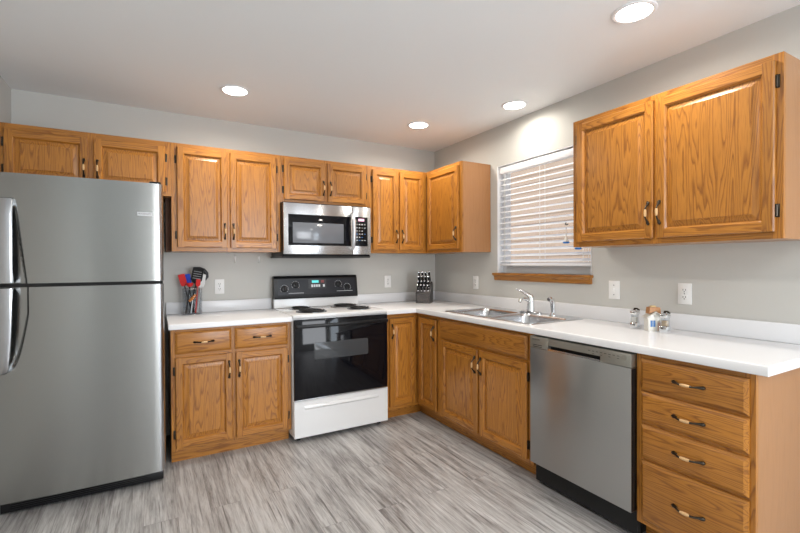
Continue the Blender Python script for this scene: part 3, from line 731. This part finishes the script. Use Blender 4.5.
b_ = B(); b_.box(-.560, -.545, DY0+.004, DY1-.004, .004, .132, .002)
for i in range(14): b_.box(-.5625, -.560, DY1-.07-i*.035, DY1-.095-i*.035, .055, .060)
b_.build('kick_plate', M['black'], c)

# ------------------------------------------------------------------ blind
BX = .030
c = thing('window_blind', 'white horizontal-slat blind lowered in the window over the sink', 'blind', (BX, (WY0+WY1)/2, 1.235))
by0, by1 = WY0+.012, WY1-.030
B().box(BX-.028, BX+.026, by0, by1, 2.030, 2.080, .003).build('headrail', M['blind'], c)
tilt = math.radians(24); hw = .0245
nsl = 16
for i in range(nsl):
    z = 1.306+i*.0452
    cs, sn = math.cos(tilt), math.sin(tilt)
    pr = []
    for q in range(7):
        s_ = -hw+2*hw*q/6; bulge = .003*(1-(s_/hw)**2)
        pr.append((BX+s_*cs-bulge*sn, z+s_*sn+bulge*cs))
    pr2 = [(px+.0022*sn, pz-.0022*cs) for px, pz in reversed(pr)]
    B().prism(pr+pr2, 'y', by0, by1).build('slat', M['blind'], c, 40)
B().box(BX-.026, BX+.026, by0, by1, 1.262, 1.282, .004).build('bottom_rail', M['blind'], c)
for yy in (by1-.055, (by0+by1)/2, by0+.055):
    b_ = B()
    for xx in (BX-.0285, BX+.0275): b_.box(xx-.0008, xx+.0008, yy-.0018, yy+.0018, 1.282, 2.030)
    b_.build('ladder_tape', M['cord'], c)
for yy, zz in ((by1-.10, 1.30),):
    B().tube([(BX-.033, yy, 2.040), (BX-.033, yy, zz)], .0014, 6).build('lift_cord', M['cord'], c, 60)
def tassel(yy, zt_, zb_):
    B().tube([(BX-.066, yy, zt_), (BX-.066, yy, zb_+.055)], .0022, 6).build('pull_cord', M['cord'], c, 60)
    t_ = B().lathe([(.004, zb_+.058), (.006, zb_+.05), (.014, zb_+.022), (.020, zb_+.012)], (BX-.066, yy, 0), 16).build('tassel', M['cream'], c, 60)
    B().lathe([(.0205, zb_+.0118), (.022, zb_+.006), (.019, zb_), (.004, zb_-.001)], (BX-.066, yy, 0), 16).build('tassel_tip', M['tasselblue'], t_, 60)
tassel(-1.648, 1.55, 1.420)
tassel(-1.745, 1.50, 1.375)
B().tube([(BX-.045, -1.630, 1.565), (BX-.062, -1.638, 1.555), (BX-.066, -1.648, 1.548), (BX-.066, -1.664, 1.552)], .004, 8).build('cord_knot', M['slot'], c, 60)

# ------------------------------------------------------------------ ceiling lights
def can(x, y, label, dim=1.0):
    c = thing('ceiling_light', label, 'ceiling light', (x, y, H-.012), 'recessed ceiling lights')
    rg = [[(x+r_*math.cos(2*PI*k/36), y+r_*math.sin(2*PI*k/36), z) for k in range(36)] for r_, z in ((.094, H-.0004), (.094, H-.004), (.088, H-.008), (.078, H-.007), (.074, H-.0045), (.074, H-.0004))]
    B().loft(rg, cap=False, closed=True).build('trim_ring', M['white'], c, 50)
    B().lathe([(.0735, H-.0005), (.0735, H-.004), (.05, H-.0055), (.01, H-.006)], (x, y, 0), 32).build('diffuser', M['lamp'], c, 50)
    l_ = bpy.data.lights.new('lamp', 'AREA'); l_.shape = 'DISK'; l_.size = .14; l_.energy = CAN_POWER*dim; l_.color = CAN_COLOR; l_.spread = math.radians(165)
    lo = bpy.data.objects.new('lamp', l_); COL.objects.link(lo); lo.parent = c; lo.location = (0, 0, .003)
can(-2.050, -.664, 'round recessed ceiling light over the counter left of the range, leftmost of those lit')
can(-.605, -.645, 'round recessed ceiling light nearest the far corner of the ceiling')
can(-.232, -1.359, 'round recessed ceiling light beside the right wall over the sink', .5)
can(-.597, -2.477, 'largest-looking round recessed ceiling light at the top edge, nearest the viewer')
can(-2.050, -2.60, 'unseen recessed ceiling light added for fill, toward the left wall')  # this and the next two: unseen, continue the grid, added for frontal fill
can(-.60, -4.40, 'unseen recessed ceiling light added for fill behind the viewer, toward the right wall')
can(-2.05, -4.60, 'unseen recessed ceiling light added for fill far behind the viewer')

# ------------------------------------------------------------------ outlets and switches
def outlet(face, u, z, label, kind='outlet', wd=.070):
    P = (lambda a, d, zz: Vector((a, -d, zz))) if face == 'y' else (lambda a, d, zz: Vector((-d, a, zz)))
    c = thing('wall_outlet' if kind == 'outlet' else 'wall_switch', label, 'outlet' if kind == 'outlet' else 'switch', P(u, .003, z-.057))
    b_ = B(); fbox(b_, P, u-wd/2, u+wd/2, .0006, .006, z-.0575, z+.0575, bev=.002); b_.build('cover_plate', M['plastic'], c)
    b_ = B()
    if kind == 'outlet':
        for dz in (-.0195, .0195):
            fbox(b_, P, u-.017, u+.017, .0061, .008, z+dz-.0145, z+dz+.0145, bev=.0008)
        b_.build('receptacle', M['plastic'], c)
        b_ = B()
        for dz in (-.0195, .0195):
            for du in (-.0065, .0065): fbox(b_, P, u+du-.0014, u+du+.0014, .0081, .0086, z+dz-.002, z+dz+.007)
            fbox(b_, P, u-.0025, u+.0025, .0081, .0086, z+dz-.0105, z+dz-.006)
        b_.build('socket_slots', M['slot'], c)
    else:
        fbox(b_, P, u-.005, u+.005, .0061, .008, z-.012, z+.012); fbox(b_, P, u-.0035, u+.0035, .008, .017, z+.001, z+.008); b_.build('toggle', M['plastic'], c)
    b_ = B()
    for dz in ((-.0, ) if kind == 'outlet' else (-.030, .030)): fbox(b_, P, u-.0025, u+.0025, .0061, .0075, z+dz-.0025, z+dz+.0025)
    b_.build('screw', M['printg'], c)
outlet('y', -2.076, 1.112, 'white wall outlet beside the utensil crock')
outlet('y', -.559, 1.113, 'white wall outlet on the back wall between range and knife block')
outlet('x', -.645, 1.112, 'white wall outlet on the right wall between knife block and window')
outlet('x', -1.983, 1.113, 'white wall switch plate just right of the window sill', 'switch', .074)
outlet('x', -2.396, 1.113, 'white wall outlet above the salt and pepper mills')
# two small white hooks on the wall under the tall cabinet
for hx, lb in ((-1.958, 'left one of two small white adhesive hooks on the wall under the cabinet'), (-1.771, 'right one of two small white adhesive hooks on the wall under the cabinet')):
    c = thing('adhesive_hook', lb, 'hook', (hx, -.001, 1.303), 'adhesive hooks')
    B().box(hx-.009, hx+.009, -.005, -.0006, 1.306, 1.352, .002).build('mounting_pad', M['plastic'], c)
    B().tube([(hx, -.005, 1.332), (hx, -.012, 1.325), (hx, -.018, 1.313), (hx, -.020, 1.306), (hx, -.026, 1.303), (hx, -.030, 1.310)], .004, 10).build('hook', M['plastic'], c, 60)

# ------------------------------------------------------------------ knife block with knives
kx, ky, ka = -.295, -.250, -.80
c = thing('knife_block', 'dark grey slanted knife block in the counter corner', 'knife block', (kx, ky, CZ1+.0006), None, ka, True)
kb = simple('dark_grey_block', (.085, .08, .08), .3, .6)
KW = .068
B().prism([(-.075, .0), (.075, .0), (.075, .180), (.030, .200), (-.075, .090)], 'x', -KW, KW).build('block_body', kb, c)
B().prism([(-.0765, .012), (-.0755, .012), (-.0755, .078), (-.0765, .078)], 'x', -KW+.012, KW-.012).build('front_plate', simple('dark_plate', (.13, .12, .12), .25, .8), c)
rot = Matrix.Rotation(ka, 4, 'Z'); rot.translation = (kx, ky, CZ1+.0006)
sl = Vector((0, .105, .110)).normalized(); nd = Vector((0, -.690, .724)).normalized()
kdir = Vector((0, -.42, .91)).normalized()
rowsK = [(.93, 4, .122, .0115, 'top row'), (.68, 4, .104, .011, 'second row'), (.43, 4, .086, .010, 'third row'), (.18, 4, .074, .009, 'front row')]
ordn = ['first from left', 'second from left', 'third from left', 'rightmost']
for fr_, cnt, ln, rd, rn in rowsK:
    for i in range(cnt):
        p0 = Vector((-.048+.032*i+random.uniform(-.001, .001), -.075, .090))+sl*.145*fr_
        ps = rot @ (p0+kdir*.004)
        k_ = thing('kitchen_knife', 'black-handled knife in the knife block, %s, %s' % (rn, ordn[i]), 'knife', ps, 'knives in the block')
        ORG[k_] = Vector(ps)
        R3 = rot.to_3x3()
        d_ = R3 @ kdir
        pt = lambda s_: ps+d_*s_
        B().tube([pt(.0004), pt(.010), pt(.012)], [rd*.8, rd*.8, rd*.6], 12, flat=.7).build('bolster', M['chrome'], k_, 60)
        L_ = ln*random.uniform(.93, 1.0)
        B().tube([pt(.0121), pt(.03), pt(L_*.6), pt(L_-.012)], [rd*.85, rd, rd*.9, rd*1.05], 12, flat=.75).build('handle', M['black'], k_, 60)
        B().tube([pt(L_-.0119), pt(L_-.003), pt(L_)], [rd*1.07, rd*1.05, rd*.6], 12, flat=.75).build('end_cap', M['chrome'], k_, 60)

# ------------------------------------------------------------------ utensil crock and utensils
ux, uy, uz = -2.280, -.105, CZ1+.0006
c = thing('utensil_crock', 'clear round utensil holder on the counter beside the refrigerator', 'utensil holder', (ux, uy, uz))
UR, UH = .068, .192
B().lathe([(UR-.002, 0), (UR, .004), (UR, UH-.002), (UR-.001, UH), (UR-.003, UH), (UR-.0035, .006), (.01, .005)], (ux, uy, uz), 40).build('clear_wall', M['acrylic'], c, 50)
b_ = B()
for z in (.003, UH+.001):
    b_.tube([(ux+(UR+.001)*math.cos(2*PI*k/32), uy+(UR+.001)*math.sin(2*PI*k/32), uz+z) for k in range(32)], .0018, 6, closed=True)
b_.build('rim_ring', M['edgesteel'], c, 60)
def utensil(name, label, cat, foot, head, hmat, parts):
    """foot: xy offset of the lower end in the crock, head: xyz offset of the upper end"""
    p0 = Vector((ux+foot[0], uy+foot[1], uz+.012)); p1 = Vector((ux+head[0], uy+head[1], uz+head[2]))
    t_ = thing(name, label, cat, p0, 'cooking utensils in the crock'); d_ = (p1-p0).normalized()
    B().tube([p0, p0+(p1-p0)*.3, p0+(p1-p0)*.7, p1], [.0062, .0056, .0045, .004], 10).build('handle', hmat, t_, 60)
    return t_, p0, p1, d_
def basis(p, d, yawr):
    Z = d; X = Vector((math.cos(yawr), math.sin(yawr), 0)); X = (X-Z*X.dot(Z)).normalized(); Y = Z.cross(X)
    q = Matrix((X, Y, Z)).transposed().to_4x4(); q.translation = p; return q
def blade(t_, p1, d_, w0, w1, ln, th, mt, yawr=0, nm='blade', slots=0, par=None):
    b_ = B(); q = basis(p1-d_*.004, d_, yawr)
    b_.loft([[(-w0/2, -th/2, 0), (w0/2, -th/2, 0), (w0/2, th/2, 0), (-w0/2, th/2, 0)],
             [(-w1/2, -th/2, ln*.25), (w1/2, -th/2, ln*.25), (w1/2, th/2, ln*.25), (-w1/2, th/2, ln*.25)],
             [(-w1/2, -th/2, ln*.96), (w1/2, -th/2, ln*.96), (w1/2, th/2, ln*.96), (-w1/2, th/2, ln*.96)],
             [(-w1/2+.006, -th/2, ln), (w1/2-.006, -th/2, ln), (w1/2-.006, th/2, ln), (-w1/2+.006, th/2, ln)]])
    o = b_.build(nm, mt, t_, xf=q)
    if slots:
        b_ = B()
        for i in range(slots): b_.box(-w1*.36, w1*.36, -th/2-.0004, th/2+.0004, ln*(.32+.14*i), ln*(.32+.14*i)+.004)
        b_.build('slot', simple('pale_slot', (.35, .36, .38), .4), o, xf=q)
    return o
CB = M['black']
t_, p0, p1, d_ = utensil('spatula', 'red silicone spatula at the left of the utensil holder', 'utensil', (.000, .012), (-.052, .006, .218), CB, 0)
blade(t_, p1, d_, .034, .046, .090, .008, M['red'], -.25, 'head')
t_, p0, p1, d_ = utensil('spatula', 'blue silicone spatula next to the red one in the utensil holder', 'utensil', (.012, .016), (-.022, .022, .226), CB, 0)
blade(t_, p1, d_, .034, .046, .080, .008, M['blue'], -.3, 'head')
t_, p0, p1, d_ = utensil('slotted_turner', 'black slotted turner standing tallest in the utensil holder', 'utensil', (-.016, -.006), (.024, -.012, .232), CB, 0)
blade(t_, p1, d_, .040, .078, .122, .004, CB, -.3, 'blade', 4)
dg = simple('dark_grey_nylon', (.035, .035, .04), .4)
t_, p0, p1, d_ = utensil('serving_spoon', 'large dark grey spoon leaning out to the right of the utensil holder', 'utensil', (.006, .038), (.050, .046, .330), dg, 0)
b_ = B(); path = [Vector((-.010, 0, .318)), Vector((.010, 0, .346)), Vector((.038, 0, .344)), Vector((.068, 0, .330)), Vector((.088, 0, .304)), Vector((.092, 0, .276)), Vector((.080, 0, .250))]
wd = [.010, .016, .022, .027, .028, .022, .008]; rg = []
for i, p in enumerate(path):
    tn = (path[min(i+1, 6)]-path[max(i-1, 0)]).normalized(); sd2 = Vector((tn.z, 0, -tn.x)); o_ = Vector((ux+.016, uy+.050, uz))
    rg.append([o_+p+sd2*(wd[i]*.55*math.cos(2*PI*k/14))+Vector((0, 1, 0))*(wd[i]*.8*math.sin(2*PI*k/14)) for k in range(14)])
b_.loft(rg); b_.build('bowl', dg, t_, 60)
t_, p0, p1, d_ = utensil('spatula', 'white spatula standing at the right of the utensil holder', 'utensil', (.034, .004), (.060, .004, .205), M['plastic'], 0)
blade(t_, p1, d_, .034, .050, .100, .007, M['plastic'], -.3, 'head')
t_, p0, p1, d_ = utensil('tongs', 'red tongs in front of the white spatula in the utensil holder', 'utensil', (.018, -.040), (.036, -.050, .215), M['red'], 0)
blade(t_, p1, d_, .018, .030, .052, .010, M['red'], -.3, 'tip')
t_, p0, p1, d_ = utensil('whisk', 'white-handled whisk with an orange grip slanting inside the utensil holder', 'utensil', (-.012, -.036), (.000, -.040, .112), M['plastic'], 0)
B().tube([p1+Vector((-.024, -.004, -.012)), p1+Vector((0, -.004, .012)), p1+Vector((.020, -.003, .038))], [.009, .011, .009], 10).build('grip', M['orange'], t_, 60)
t_, p0, p1, d_ = utensil('ladle', 'black ladle with a small red cup between the tongs and the red spatula', 'utensil', (-.044, -.010), (-.018, -.026, .206), CB, 0)
B().lathe([(.004, 0), (.016, .005), (.024, .016), (.026, .030), (.023, .030), (.012, .008)], (p1.x, p1.y, p1.z), 18).build('bowl', M['red'], t_, 50)

# ------------------------------------------------------------------ mills and ceramic cottage
def mill(x, y, label, accent):
    z = CZ1+.0006
    c = thing('spice_mill', label, 'mill', (x, y, z), 'salt and pepper mills')
    def sqr(h, r_, rd): return rrect(x-h, x+h, y-h, y+h, rd, z+r_)
    B().loft([sqr(.019, 0, .005), sqr(.021, .003, .006), sqr(.021, .030, .006), sqr(.018, .034, .006)]).build('base', M['chrome'], c, 40)
    B().loft([sqr(.0165, .0345, .006), sqr(.0165, .078, .006)]).build('clear_body', M['acrylic'], c, 40)
    B().loft([sqr(.0135, .0350, .005), sqr(.0135, .062, .005)]).build('contents', accent, c, 40)
    B().loft([sqr(.018, .0785, .006), sqr(.020, .082, .006), sqr(.020, .094, .006), sqr(.014, .102, .005)]).build('cap', M['chrome'], c, 40)
    B().tube([(x-.006, y, z+.1022), (x-.002, y, z+.110), (x+.012, y-.004, z+.110), (x+.026, y-.008, z+.100)], [.006, .006, .005, .006], 10).build('crank', M['bronze'], c, 60)
mill(-.160, -2.213, 'small square chrome salt mill left of the ceramic cottage', M['cream'])
mill(-.175, -2.386, 'small square chrome pepper mill right of the ceramic cottage', simple('tan_spice', (.55, .42, .28), .6))
hx, hy, hz = -.165, -2.318, CZ1+.0006
c = thing('ceramic_cottage', 'small white ceramic cottage ornament with brown roof between the mills', 'ornament', (hx, hy, hz), None, -.62+PI*0, True)
B().prism([(-.036, 0), (.036, 0), (.036, .072), (0, .098), (-.036, .072)], 'y', -.026, .026).build('walls', M['cream'], c)
b_ = B()
for sg in (-1, 1): b_.prism([(sg*.000, .0992), (sg*.044, .0680), (sg*.046, .0745), (sg*.000, .1065)], 'y', -.032, .032)
b_.build('roof_edge', simple('pale_roof', (.62, .60, .55), .5), c)
B().prism([(-.030, .0935), (-.026, .128), (.026, .128), (.030, .0935), (0, .1085)], 'y', -.022, .022).build('roof', M['brown'], c)
B().box(-.016, .010, -.012, .012, .1285, .136, .002).build('chimney', simple('straw_yellow', (.72, .56, .28), .5), c)
b_ = B()
b_.box(-.026, -.015, -.0272, -.0262, .024, .058); b_.box(-.012, -.001, -.0272, -.0262, .024, .058); b_.build('window', M['bluepaint'], c)
B().box(.010, .024, -.0272, -.0262, .004, .048).build('door', simple('pink_door', (.62, .42, .36), .5), c)
